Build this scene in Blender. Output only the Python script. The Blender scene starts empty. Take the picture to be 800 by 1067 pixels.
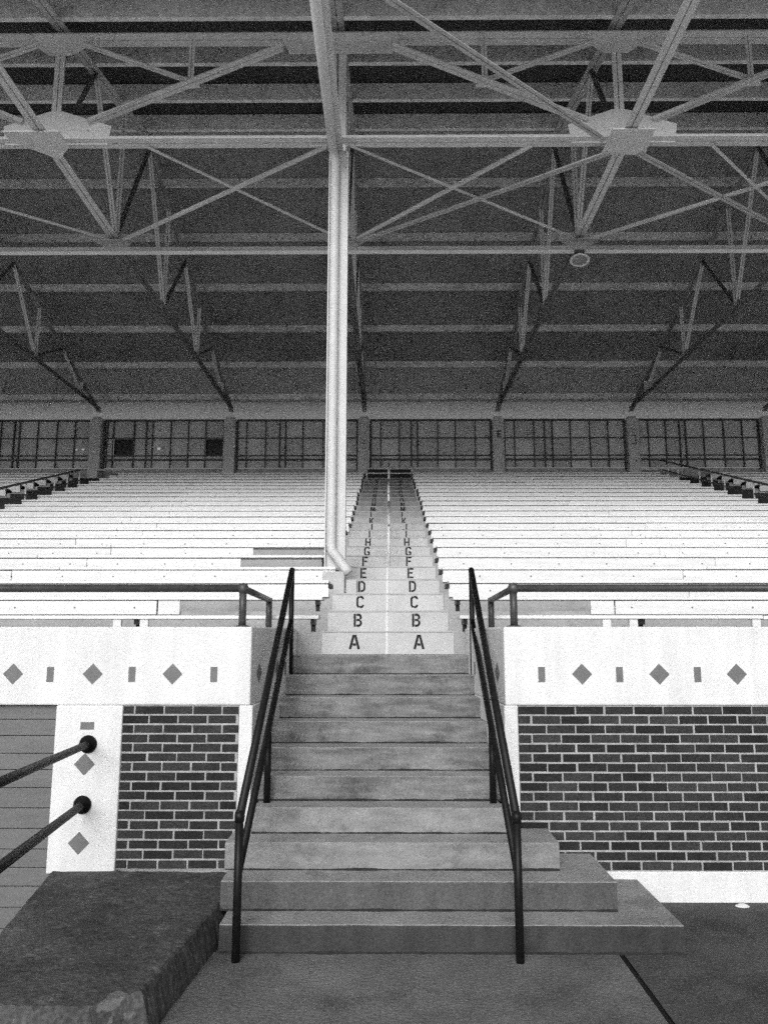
import bpy, math, random
from mathutils import Vector, Matrix, noise
random.seed(7)
SC = bpy.context.scene
COL = SC.collection
R = math.radians

# ------------------------------------------------------------------ helpers
class MB:
    """collects shapes; build() links them as ONE mesh object"""
    def __init__(s): s.v = []; s.f = []
    def add(s, vs, fs):
        o = len(s.v); s.v += [tuple(v) for v in vs]; s.f += [tuple(i + o for i in f) for f in fs]; return s
    def box(s, x0, x1, y0, y1, z0, z1):
        return s.add([(x0,y0,z0),(x1,y0,z0),(x1,y1,z0),(x0,y1,z0),(x0,y0,z1),(x1,y0,z1),(x1,y1,z1),(x0,y1,z1)],
              [(0,3,2,1),(4,5,6,7),(0,1,5,4),(1,2,6,5),(2,3,7,6),(3,0,4,7)])
    def bar(s, a, b, w, h, up=(0,0,1)):
        a = Vector(a); b = Vector(b); d = (b-a).normalized(); u = Vector(up)
        if abs(d.dot(u)) > .98: u = Vector((0,1,0))
        r = d.cross(u).normalized(); u = r.cross(d).normalized()
        vs = []
        for p in (a, b):
            for i, j in ((-1,-1),(1,-1),(1,1),(-1,1)): vs.append(p + r*i*w/2 + u*j*h/2)
        return s.add(vs, [(0,1,2,3),(7,6,5,4),(0,4,5,1),(1,5,6,2),(2,6,7,3),(3,7,4,0)])
    def angle(s, a, b, w, t, up=(0,0,1), flip=1):
        """an L-section: one flat leg and one upright leg"""
        a = Vector(a); b = Vector(b); d = (b-a).normalized(); u = Vector(up)
        if abs(d.dot(u)) > .98: u = Vector((0,1,0))
        r = d.cross(u).normalized()*flip; u = r.cross(d).normalized()*flip
        prof = [(0,0),(w,0),(w,t),(t,t),(t,w),(0,w)]
        vs = [p + r*i + u*j for p in (a, b) for i, j in prof]
        n = 6
        return s.add(vs, [tuple(range(n)), tuple(reversed(range(n, 2*n)))] + [(i, i+n, (i+1) % n+n, (i+1) % n) for i in range(n)])
    def tube(s, pts, r, n=12, cap=True):
        pts = [Vector(p) for p in pts]; rings = []
        prev = None
        for i, p in enumerate(pts):
            t = (pts[min(i+1, len(pts)-1)] - pts[max(i-1, 0)]).normalized()
            u = Vector((0,0,1)) if abs(t.z) < .95 else Vector((0,1,0))
            if prev is not None: u = prev
            a = t.cross(u).normalized(); b = a.cross(t).normalized(); prev = b
            rings.append([p + (a*math.cos(2*math.pi*k/n) + b*math.sin(2*math.pi*k/n))*r for k in range(n)])
        vs = [v for q in rings for v in q]; fs = []
        for i in range(len(pts)-1):
            for k in range(n): fs.append((i*n+k, i*n+(k+1) % n, (i+1)*n+(k+1) % n, (i+1)*n+k))
        if cap: fs += [tuple(reversed(range(n))), tuple(range((len(pts)-1)*n, len(pts)*n))]
        return s.add(vs, fs)
    def prism(s, poly, z0, z1):
        n = len(poly)
        vs = [(x,y,z0) for x, y in poly] + [(x,y,z1) for x, y in poly]
        return s.add(vs, [tuple(reversed(range(n))), tuple(range(n, 2*n))] + [(i, (i+1) % n, (i+1) % n+n, i+n) for i in range(n)])
    def slab_xz(s, poly, y0, y1):
        """outline in the x-z plane, given thickness from y0 to y1"""
        n = len(poly)
        vs = [(x,y0,z) for x, z in poly] + [(x,y1,z) for x, z in poly]
        return s.add(vs, [tuple(range(n)), tuple(reversed(range(n, 2*n)))] + [(i, i+n, (i+1) % n+n, (i+1) % n) for i in range(n)])
    def lathe(s, c, axis, prof, n=24):
        c = Vector(c); t = Vector(axis).normalized()
        u = Vector((0,0,1)) if abs(t.z) < .9 else Vector((0,1,0))
        a = t.cross(u).normalized(); b = a.cross(t)
        vs = [c + t*h + (a*math.cos(2*math.pi*k/n) + b*math.sin(2*math.pi*k/n))*max(r, 1e-4) for r, h in prof for k in range(n)]
        fs = [(i*n+k, i*n+(k+1) % n, (i+1)*n+(k+1) % n, (i+1)*n+k) for i in range(len(prof)-1) for k in range(n)]
        return s.add(vs, fs)
    def build(s, name, m, parent=None, smooth=False, bevel=0, label=None):
        me = bpy.data.meshes.new(name); me.from_pydata(s.v, [], s.f); me.validate(); me.update()
        import bmesh
        bm = bmesh.new(); bm.from_mesh(me); bmesh.ops.recalc_face_normals(bm, faces=bm.faces); bm.to_mesh(me); bm.free()
        o = bpy.data.objects.new(name, me); COL.objects.link(o); me.materials.append(m)
        if smooth:
            for p in me.polygons: p.use_smooth = True
        if bevel:
            b = o.modifiers.new('bevel', 'BEVEL'); b.width = bevel; b.segments = 2; b.limit_method = 'ANGLE'; b.angle_limit = R(40)
        if parent is not None:
            o.parent = parent; o.matrix_parent_inverse = Matrix.Translation(parent.location).inverted()
        if label: o['label'] = label
        return o

def tag(o, label, cat, group=None):
    o['label'] = label; o['category'] = cat
    o['kind'] = 'thing'
    if group: o['group'] = group
    return o
def thing(name, label, cat, loc=(0,0,0), group=None):
    o = bpy.data.objects.new(name, None); COL.objects.link(o); o.location = loc; o.empty_display_size = .2
    return tag(o, label, cat, group)

# ------------------------------------------------------------------ materials (black-and-white place)
def nodes(name):
    m = bpy.data.materials.new(name); m.use_nodes = True
    nt = m.node_tree; b = nt.nodes['Principled BSDF']
    return m, nt, b
def mat(name, v, var=.12, scale=3.0, rough=.8, bump=0, bscale=40, metal=0, spots=None, stretch=(1,1,1), spec=.3, fine=0, fscale=60, rnd=0, streak=0, sdir=(5, 5, .5)):
    """grey surface: broad mottling + finer grain + optional stains, bump"""
    m, nt, b = nodes(name); N = nt.nodes.new; L = nt.links.new
    b.inputs['Roughness'].default_value = rough; b.inputs['Metallic'].default_value = metal
    b.inputs['Specular IOR Level'].default_value = spec
    tc = N('ShaderNodeTexCoord'); mp = N('ShaderNodeMapping'); mp.inputs['Scale'].default_value = stretch
    L(tc.outputs['Object'], mp.inputs['Vector'])
    n1 = N('ShaderNodeTexNoise'); n1.inputs['Scale'].default_value = scale; n1.inputs['Detail'].default_value = 8; n1.inputs['Roughness'].default_value = .65
    L(mp.outputs[0], n1.inputs['Vector'])
    mr = N('ShaderNodeMapRange'); mr.inputs['From Min'].default_value = .3; mr.inputs['From Max'].default_value = .7
    mr.inputs['To Min'].default_value = v*(1-var); mr.inputs['To Max'].default_value = v*(1+var)
    L(n1.outputs['Fac'], mr.inputs['Value']); out = mr.outputs[0]
    def mul(a, socket):
        x = N('ShaderNodeMath'); x.operation = 'MULTIPLY'; L(a, x.inputs[0]); L(socket, x.inputs[1]); return x.outputs[0]
    if fine:
        n2 = N('ShaderNodeTexNoise'); n2.inputs['Scale'].default_value = fscale; n2.inputs['Detail'].default_value = 4
        L(tc.outputs['Object'], n2.inputs['Vector'])
        r2 = N('ShaderNodeMapRange'); r2.inputs['From Min'].default_value = .3; r2.inputs['From Max'].default_value = .7
        r2.inputs['To Min'].default_value = 1-fine; r2.inputs['To Max'].default_value = 1+fine
        L(n2.outputs['Fac'], r2.inputs['Value']); out = mul(out, r2.outputs[0])
    if streak:
        m3 = N('ShaderNodeMapping'); m3.inputs['Scale'].default_value = sdir; L(tc.outputs['Object'], m3.inputs['Vector'])
        n3 = N('ShaderNodeTexNoise'); n3.inputs['Scale'].default_value = 2.2; n3.inputs['Detail'].default_value = 6
        L(m3.outputs[0], n3.inputs['Vector'])
        r3 = N('ShaderNodeMapRange'); r3.inputs['From Min'].default_value = .35; r3.inputs['From Max'].default_value = .65
        r3.inputs['To Min'].default_value = 1-streak; r3.inputs['To Max'].default_value = 1+streak*.6
        L(n3.outputs['Fac'], r3.inputs['Value']); out = mul(out, r3.outputs[0])
    if spots:                                        # (scale, threshold, factor): stains with a shape of their own
        n4 = N('ShaderNodeTexNoise'); n4.inputs['Scale'].default_value = spots[0]; n4.inputs['Detail'].default_value = 7; n4.inputs['Roughness'].default_value = .7
        L(tc.outputs['Object'], n4.inputs['Vector'])
        r4 = N('ShaderNodeMapRange'); r4.inputs['From Min'].default_value = spots[1]; r4.inputs['From Max'].default_value = spots[1]+.1
        r4.inputs['To Min'].default_value = 1; r4.inputs['To Max'].default_value = spots[2]
        L(n4.outputs['Fac'], r4.inputs['Value']); out = mul(out, r4.outputs[0])
    if rnd:
        ge = N('ShaderNodeNewGeometry'); r5 = N('ShaderNodeMapRange'); r5.inputs['To Min'].default_value = 1-rnd; r5.inputs['To Max'].default_value = 1+rnd
        L(ge.outputs['Random Per Island'], r5.inputs['Value']); out = mul(out, r5.outputs[0])
    cc = N('ShaderNodeCombineColor')
    for i in range(3): L(out, cc.inputs[i])
    L(cc.outputs[0], b.inputs['Base Color'])
    if bump:
        nb = N('ShaderNodeTexNoise'); nb.inputs['Scale'].default_value = bscale; nb.inputs['Detail'].default_value = 6
        L(tc.outputs['Object'], nb.inputs['Vector'])
        bp = N('ShaderNodeBump'); bp.inputs['Strength'].default_value = bump; bp.inputs['Distance'].default_value = .01
        L(nb.outputs['Fac'], bp.inputs['Height']); L(bp.outputs[0], b.inputs['Normal'])
    return m

M = {}
M['white'] = mat('white_wall_paint', .76, .07, 2.2, .65, .4, 30, fine=.07, fscale=90, streak=.06, spots=(7, .68, .82))
M['whitebench'] = None
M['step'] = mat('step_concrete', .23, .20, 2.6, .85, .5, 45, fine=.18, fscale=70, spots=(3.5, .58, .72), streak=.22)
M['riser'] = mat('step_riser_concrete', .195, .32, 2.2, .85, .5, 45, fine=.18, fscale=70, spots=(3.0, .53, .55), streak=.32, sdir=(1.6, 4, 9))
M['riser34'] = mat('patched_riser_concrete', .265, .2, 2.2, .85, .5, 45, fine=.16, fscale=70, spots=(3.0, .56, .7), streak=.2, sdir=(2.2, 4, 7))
M['crease_wedge'] = mat('black_crease', .035, .4, 20, .95)
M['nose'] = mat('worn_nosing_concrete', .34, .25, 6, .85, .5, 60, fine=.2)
M['tread12'] = mat('dirty_toplit_tread', .31, .25, 2.4, .85, .6, 45, fine=.22, fscale=60, spots=(3.0, .54, .7))
M['tread'] = mat('worn_toplit_tread', .34, .18, 2.6, .85, .5, 45, fine=.18, fscale=70, spots=(3.5, .56, .75))
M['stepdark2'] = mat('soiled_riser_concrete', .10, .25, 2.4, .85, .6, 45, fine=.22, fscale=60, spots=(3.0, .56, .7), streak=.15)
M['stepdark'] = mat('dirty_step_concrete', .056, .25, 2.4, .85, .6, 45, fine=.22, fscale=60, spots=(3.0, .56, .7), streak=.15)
M['terrace'] = mat('terrace_concrete', .36, .15, 2.0, .85, .4, 40, fine=.12, spots=(2.5, .6, .75))
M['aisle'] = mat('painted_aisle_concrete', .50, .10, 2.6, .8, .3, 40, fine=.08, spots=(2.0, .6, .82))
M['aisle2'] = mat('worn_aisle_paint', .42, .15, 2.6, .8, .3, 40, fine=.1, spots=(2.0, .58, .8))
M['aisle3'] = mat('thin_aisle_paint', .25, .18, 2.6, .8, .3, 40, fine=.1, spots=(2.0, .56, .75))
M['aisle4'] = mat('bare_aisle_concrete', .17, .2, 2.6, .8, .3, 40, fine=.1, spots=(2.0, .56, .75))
M['dark_aisle'] = mat('dark_aisle_concrete', .03, .2, 2.0, .9)
M['ink'] = mat('stencil_ink', .014, .3, 30, .7)
M['steel'] = mat('grey_painted_steel', .5, .14, 4.0, .55, .1, 60, fine=.1, fscale=40, spots=(6, .62, .6))
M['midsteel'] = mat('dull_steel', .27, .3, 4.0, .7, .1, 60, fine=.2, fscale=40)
M['shadesteel'] = mat('shade_toned_steel', .17, .3, 4.0, .7, .1, 60, fine=.2, fscale=40)
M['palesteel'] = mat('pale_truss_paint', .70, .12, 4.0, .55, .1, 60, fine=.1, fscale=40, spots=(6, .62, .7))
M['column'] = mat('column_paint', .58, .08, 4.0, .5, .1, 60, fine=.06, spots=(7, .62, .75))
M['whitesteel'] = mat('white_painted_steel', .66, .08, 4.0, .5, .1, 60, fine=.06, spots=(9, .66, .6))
M['backpurlin'] = mat('greyer_purlin_steel', .62, .25, 1.5, .6, fine=.2, fscale=12)  # rear purlins, greyer than the front ones
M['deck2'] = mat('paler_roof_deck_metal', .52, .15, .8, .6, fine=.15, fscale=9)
M['frontdeck'] = mat('shaded_roof_deck', .08, .25, .8, .7, fine=.15, fscale=9)  # shade under the front slope put into the deck colour
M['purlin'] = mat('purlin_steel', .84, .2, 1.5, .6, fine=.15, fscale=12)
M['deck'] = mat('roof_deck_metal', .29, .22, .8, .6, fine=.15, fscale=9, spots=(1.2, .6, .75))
M['black'] = mat('black_rail_paint', .010, .3, 20, .4, .15, 120, spec=.2)
M['gloss'] = mat('black_pipe_enamel', .008, .3, 20, .5, .06, 90, spec=.10)
M['darkpipe'] = mat('dark_pipe_paint', .055, .3, 14, .42, .15, 90, spec=.5, spots=(10, .6, 2.2))
M['brick'] = mat('dark_brick', .031, .3, 7, .85, .7, 110, fine=.35, fscale=70, rnd=.45, spots=(5, .62, 1.6))
M['mortar'] = mat('mortar', .38, .3, 12, .9, .4, 120, fine=.1)
M['tile'] = mat('grey_glazed_tile', .155, .12, 14, .45, spec=.4, rnd=.1)
M['slab'] = mat('black_weathered_concrete', .08, .5, 1.9, .95, 1.0, 26, fine=.35, fscale=45, spots=(4.0, .56, 1.7))
M['walk'] = mat('sidewalk_concrete', .165, .38, 1.5, .88, .7, 55, fine=.22, fscale=50, spots=(1.1, .54, .62))
M['bounce_ground'] = mat('pale_bounce_ground', .62, .2, .5, .95, .4, 20, fine=.1)  # unseen ground in front, made pale to bounce light up under the roof
M['walk2'] = mat('dark_sidewalk_concrete', .088, .4, 1.6, .9, .8, 55, fine=.28, fscale=55, spots=(1.2, .52, .62))
M['asphalt'] = mat('asphalt', .045, .3, 1.1, .92, .8, 70, fine=.3, fscale=70, spots=(1.3, .6, 1.8))
M['plank'] = mat('grey_siding_paint', .165, .12, 2.0, .75, .2, 40, stretch=(1,1,7), fine=.1)
M['pillar'] = mat('pillar_concrete', .5, .15, 3.0, .85, .3, 40, fine=.1, spots=(3, .6, .75))
M['pane'] = mat('dusty_pane', .52, .15, 2.0, .75, fine=.1, rnd=.13)
M['darkpane'] = mat('dark_opening_pane', .012, .2, 3, .4)
M['mullion'] = mat('dark_window_bar', .09, .2, 5, .7)
M['corr'] = mat('pale_corrugated_sheet', .84, .1, 2, .55, fine=.08)
def let_light_through(m, f):
    # translucent glass-fibre sheet: part of the daylight behind it comes through
    nt = m.node_tree; out = nt.nodes['Material Output']; b = nt.nodes['Principled BSDF']
    tr = nt.nodes.new('ShaderNodeBsdfTranslucent'); tr.inputs['Color'].default_value = (.92, .92, .92, 1)
    mx = nt.nodes.new('ShaderNodeMixShader'); mx.inputs[0].default_value = f
    nt.links.new(b.outputs[0], mx.inputs[1]); nt.links.new(tr.outputs[0], mx.inputs[2]); nt.links.new(mx.outputs[0], out.inputs['Surface'])
let_light_through(M['corr'], .92)
M['paper'] = mat('white_scrap', .75, .05, 10, .7)

def scuffs(m, corner):
    # pale curling scuffs on the dark concrete and one chipped corner
    nt = m.node_tree; N = nt.nodes.new; L = nt.links.new; b = nt.nodes['Principled BSDF']
    src = b.inputs['Base Color'].links[0].from_socket; tc = N('ShaderNodeTexCoord')
    n = N('ShaderNodeTexNoise'); n.inputs['Scale'].default_value = 2.6; n.inputs['Detail'].default_value = 5; n.inputs['Distortion'].default_value = 2.2; L(tc.outputs['Object'], n.inputs['Vector'])
    d = N('ShaderNodeMath'); d.operation = 'SUBTRACT'; d.inputs[1].default_value = .5; L(n.outputs['Fac'], d.inputs[0])
    a = N('ShaderNodeMath'); a.operation = 'ABSOLUTE'; L(d.outputs[0], a.inputs[0])
    r = N('ShaderNodeMapRange'); r.inputs['From Max'].default_value = .02; r.inputs['To Min'].default_value = .40; r.inputs['To Max'].default_value = 0; L(a.outputs[0], r.inputs['Value'])
    n2 = N('ShaderNodeTexNoise'); n2.inputs['Scale'].default_value = 9; n2.inputs['Detail'].default_value = 6; L(tc.outputs['Object'], n2.inputs['Vector'])
    r2 = N('ShaderNodeMapRange'); r2.inputs['From Min'].default_value = .46; r2.inputs['From Max'].default_value = .66; L(n2.outputs['Fac'], r2.inputs['Value'])
    mu = N('ShaderNodeMath'); mu.operation = 'MULTIPLY'; L(r.outputs[0], mu.inputs[0]); L(r2.outputs[0], mu.inputs[1])
    vd = N('ShaderNodeVectorMath'); vd.operation = 'DISTANCE'; vd.inputs[1].default_value = corner; L(tc.outputs['Object'], vd.inputs[0])
    n3 = N('ShaderNodeMath'); n3.operation = 'MULTIPLY_ADD'; n3.inputs[1].default_value = .5; n3.inputs[2].default_value = -.25; L(n2.outputs['Fac'], n3.inputs[0])
    ad = N('ShaderNodeMath'); ad.operation = 'ADD'; L(vd.outputs['Value'], ad.inputs[0]); L(n3.outputs[0], ad.inputs[1])
    rc = N('ShaderNodeMapRange'); rc.inputs['From Min'].default_value = .02; rc.inputs['From Max'].default_value = .045; rc.inputs['To Min'].default_value = .4; rc.inputs['To Max'].default_value = 0; L(ad.outputs[0], rc.inputs['Value'])
    mm = N('ShaderNodeMath'); mm.operation = 'MAXIMUM'; L(mu.outputs[0], mm.inputs[0]); L(rc.outputs[0], mm.inputs[1])
    mx = N('ShaderNodeMix'); mx.data_type = 'RGBA'; L(mm.outputs[0], mx.inputs[0]); L(src, mx.inputs[6]); mx.inputs[7].default_value = (.34,.34,.34,1)
    L(mx.outputs[2], b.inputs['Base Color'])
scuffs(M['slab'], (-1.235, 3.80, .21))

def bench_material():
    m, nt, b = nodes('white_bench_paint'); N = nt.nodes.new; L = nt.links.new
    b.inputs['Roughness'].default_value = .6
    tc = N('ShaderNodeTexCoord'); sp = N('ShaderNodeSeparateXYZ'); L(tc.outputs['Object'], sp.inputs[0])
    mp = N('ShaderNodeMapping'); mp.inputs['Scale'].default_value = (.6, 6, 6); L(tc.outputs['Object'], mp.inputs['Vector'])
    n = N('ShaderNodeTexNoise'); n.inputs['Scale'].default_value = 5; n.inputs['Detail'].default_value = 8; L(mp.outputs[0], n.inputs['Vector'])
    mr = N('ShaderNodeMapRange'); mr.inputs['From Min'].default_value = .3; mr.inputs['From Max'].default_value = .7
    mr.inputs['To Min'].default_value = .72; mr.inputs['To Max'].default_value = .84; L(n.outputs['Fac'], mr.inputs['Value'])
    # bolt heads: a small dark dot every 0.62 m along the board, in the middle of its height
    fx = N('ShaderNodeMath'); fx.operation = 'PINGPONG'; fx.inputs[1].default_value = .31; oi = N('ShaderNodeObjectInfo'); sh = N('ShaderNodeMath'); sh.operation = 'MULTIPLY_ADD'; sh.inputs[1].default_value = .62
    L(oi.outputs['Random'], sh.inputs[0]); L(sp.outputs['X'], sh.inputs[2]); L(sh.outputs[0], fx.inputs[0])
    dz = N('ShaderNodeMath'); dz.operation = 'ADD'; dz.inputs[1].default_value = .115; L(sp.outputs['Z'], dz.inputs[0])
    q1 = N('ShaderNodeMath'); q1.operation = 'POWER'; q1.inputs[1].default_value = 2; L(fx.outputs[0], q1.inputs[0])
    q2 = N('ShaderNodeMath'); q2.operation = 'MULTIPLY'; L(dz.outputs[0], q2.inputs[0]); L(dz.outputs[0], q2.inputs[1])
    su = N('ShaderNodeMath'); su.operation = 'ADD'; L(q1.outputs[0], su.inputs[0]); L(q2.outputs[0], su.inputs[1])
    lt = N('ShaderNodeMath'); lt.operation = 'LESS_THAN'; lt.inputs[1].default_value = .011**2; L(su.outputs[0], lt.inputs[0])
    mx = N('ShaderNodeMix'); mx.data_type = 'FLOAT'; L(lt.outputs[0], mx.inputs[0]); L(mr.outputs[0], mx.inputs[2]); mx.inputs[3].default_value = .2
    ge = N('ShaderNodeNewGeometry'); rv = N('ShaderNodeMapRange'); rv.inputs['To Min'].default_value = .92; rv.inputs['To Max'].default_value = 1.03
    L(ge.outputs['Random Per Island'], rv.inputs['Value']); vv = N('ShaderNodeMath'); vv.operation = 'MULTIPLY'; L(mx.outputs[0], vv.inputs[0]); L(rv.outputs[0], vv.inputs[1])
    cc = N('ShaderNodeCombineColor')
    for i in range(3): L(vv.outputs[0], cc.inputs[i])
    L(cc.outputs[0], b.inputs['Base Color']); return m
M['bench'] = bench_material()

# ------------------------------------------------------------------ dimensions
W = 5.733                      # face of the front wall
RIS, TRD, Y1 = .168, .246, 4.85   # entry stair
YA, TT, RR, Z0 = 7.35, .673, .2131, 1.675   # terrace rows
NROW = 21
def tread(k): return Z0 + RR*k
def front(k): return YA + TT*(k-1)
XK = lambda k: -.69 + 3.80*k
YC, YB = 9.4, 21.2
ZCH = 8.28                     # truss bottom chord
YR, ZR = 12.9, 11.1            # ridge
def roofz(y): return ZR - .335*(y-YR) if y >= YR else ZR - .25*(YR-y)

# ------------------------------------------------------------------ ground
def sheet(name, x0, x1, y0, y1, z, m):
    o = MB().add([(x0,y0,z),(x1,y0,z),(x1,y1,z),(x0,y1,z)], [(0,1,2,3)]).build(name, m); o['kind'] = 'structure'; return o
g = MB()
for x0, x1, y0, y1 in ((-2.3,400,-400,400), (-400,-2.3,-400,1.6), (-400,-6,1.6,400), (-6,-2.3,5.9,400)):
    g.add([(x0,y0,0),(x1,y0,0),(x1,y1,0),(x0,y1,0)], [(0,1,2,3)])
g.build('ground', M['bounce_ground'])['kind'] = 'structure'
sheet('sidewalk', -2.29, 1.336, 2.6, 4.86, .016, M['walk'])
sheet('sidewalk', 1.368, 30, 2.6, 5.73, .016, M['walk2'])
sheet('joint_filler', 1.30, 1.40, 2.6, 5.0, .006, M['ink'])
sheet('pavement', -1.2, 1.30, 4.80, 5.73, .004, M['walk'])
mb = MB().add([(-6,1.6,-.45),(-2.3,1.6,-.45),(-2.3,5.9,-.45),(-6,5.9,-.45)], [(0,1,2,3)])
mb.add([(-6,1.6,-.45),(-2.3,1.6,-.45),(-2.3,1.6,0),(-6,1.6,0)], [(0,1,2,3)]).add([(-6,1.6,-.45),(-6,5.9,-.45),(-6,5.9,0),(-6,1.6,0)], [(0,1,2,3)])
mb.build('sunken_path', M['walk'])['kind'] = 'structure'

# ------------------------------------------------------------------ the entry stair: rough poured steps
def rough_step(x0, x1, y0, y1, z0, z1, seed, amp=.004):
    n = max(8, int((x1-x0)/.025)); mb = MB(); vs = []; fs = []
    for i in range(n+1):
        x = x0 + (x1-x0)*i/n
        a = noise.noise((x*3.1, seed*7.7, 0))*amp + noise.noise((x*17, seed*3.3, 2))*amp*.5
        b = noise.noise((x*2.3, seed*5.1, 5))*amp + noise.noise((x*23, seed*1.3, 9))*amp*.5
        c = .010 + .006*abs(noise.noise((x*9, seed, 4))) + max(0, noise.noise((x*6, seed*2.2, 11))-.35)*.03
        vs += [(x, y0, z0), (x, y0+a*.4, z0+(z1-z0)*.5), (x, y0+a, z1-c+b), (x, y0+c*.35+a, z1-c*.3+b*.5), (x, y0+c+a, z1+b*.3), (x, y1, z1), (x, y1, z0)]
    for i in range(n):
        for j in range(7): fs.append((i*7+j, i*7+(j+1) % 7, (i+1)*7+(j+1) % 7, (i+1)*7+j))
    fs += [tuple(range(7)), tuple(range(n*7, n*7+7))]
    return mb.add(vs, fs)
def crease_wedge(x0, x1, y, z, seed):
    # uneven dark wedge lying where a riser meets the tread below
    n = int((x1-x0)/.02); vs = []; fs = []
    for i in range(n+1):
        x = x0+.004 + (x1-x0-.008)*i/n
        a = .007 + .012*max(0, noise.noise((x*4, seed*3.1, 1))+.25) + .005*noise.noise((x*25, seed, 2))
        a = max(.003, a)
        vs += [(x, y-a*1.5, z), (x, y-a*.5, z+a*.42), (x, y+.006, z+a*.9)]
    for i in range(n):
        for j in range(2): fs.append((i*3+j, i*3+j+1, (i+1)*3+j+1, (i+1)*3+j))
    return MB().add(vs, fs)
st = thing('entry_stair', 'flight of ten weathered concrete steps rising between the two white walls', 'stairs', (0, Y1, 0))
ext = {1: (-1.0, 1.73), 2: (-1.05, 1.415), 3: (-1.08, 1.117), 4: (-.953, .863)}
for k in range(1, 11):
    x0, x1 = ext.get(k, (-.99, .84)); y0 = Y1 + TRD*(k-1)
    y1 = W-.002 if k <= 3 else (W-.002 if k == 4 else YA-.003)
    mb = rough_step(x0, x1, y0, y1, RIS*(k-1), RIS*k, k)
    if k == 4: mb.add(rough_step(-.94, .79, W-.002, YA-.003, RIS*3, RIS*4-.002, 44).v, rough_step(-.94, .79, W-.002, YA-.003, RIS*3, RIS*4-.002, 44).f)
    o = mb.build('step', M['step'], st, label='bottom step with the dirtiest riser' if k == 1 else None)
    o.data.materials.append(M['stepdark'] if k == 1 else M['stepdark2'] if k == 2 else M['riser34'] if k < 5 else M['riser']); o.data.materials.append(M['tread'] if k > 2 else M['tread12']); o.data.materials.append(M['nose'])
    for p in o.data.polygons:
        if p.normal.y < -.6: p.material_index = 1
        elif p.normal.z > .93: p.material_index = 2  # treads paler than risers: overhead light put into the colour, besides wear
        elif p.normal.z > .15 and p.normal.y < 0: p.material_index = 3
    crease_wedge(x0, x1, y0, RIS*(k-1)+(.017 if k == 1 else .001), k).build('crease_seam', M['crease_wedge'], o)

# ------------------------------------------------------------------ front walls with brick panels and tiles
def bricks(x0, x1, z0, z1, m_thing, phase):
    t = MB().box(x0, x1, W+.004, W+.06, z0, z1).build('mortar_bed', M['mortar'], m_thing)
    mb = MB(); n = 17; ch = (z1-z0)/n; L = .2127; j = .0125; rr = random.Random(3)
    for r in range(n):
        x = x0 - (phase if r % 2 == n % 2 else phase+L/2) - L
        while x < x1:
            a, b = max(x, x0), min(x+L-j, x1)
            if b-a > .02:
                d = rr.uniform(-.002, .002); dz = rr.uniform(-.0018, .0018); q = rr.uniform(-.005, .005); e = .003
                za, zb = z0+ch*r+dz+j/2, z0+ch*(r+1)-j/2+dz; y = W-.002+d; yb = W+.03
                a += q*.5; b += rr.uniform(-.003, .003)
                mb.add([(a,yb,za),(b,yb,za),(b,yb,zb),(a,yb,zb),(a,y+e,za),(b,y+e,za),(b,y+e,zb),(a,y+e,zb),(a+e,y,za+e),(b-e,y,za+e),(b-e,y,zb-e),(a+e,y,zb-e)],
                       [(0,1,5,4),(1,2,6,5),(2,3,7,6),(3,0,4,7),(4,5,9,8),(5,6,10,9),(6,7,11,10),(7,4,8,11),(8,9,10,11)])
            x += L
    o = mb.build('brick_courses', M['brick'], t); return o
def diamond(x, z, r=.073): return [(x-r,z),(x,z-r*1.03),(x+r,z),(x,z+r*1.03)]
def rect(x, z, w, h): return [(x-w/2,z-h/2),(x+w/2,z-h/2),(x+w/2,z+h/2),(x-w/2,z+h/2)]
ZT, ZBAND, ZB0 = 1.917, 1.352, .219
def soft_band(poly, z0, z1):
    return MB().prism(poly, z0, z1)
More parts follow.
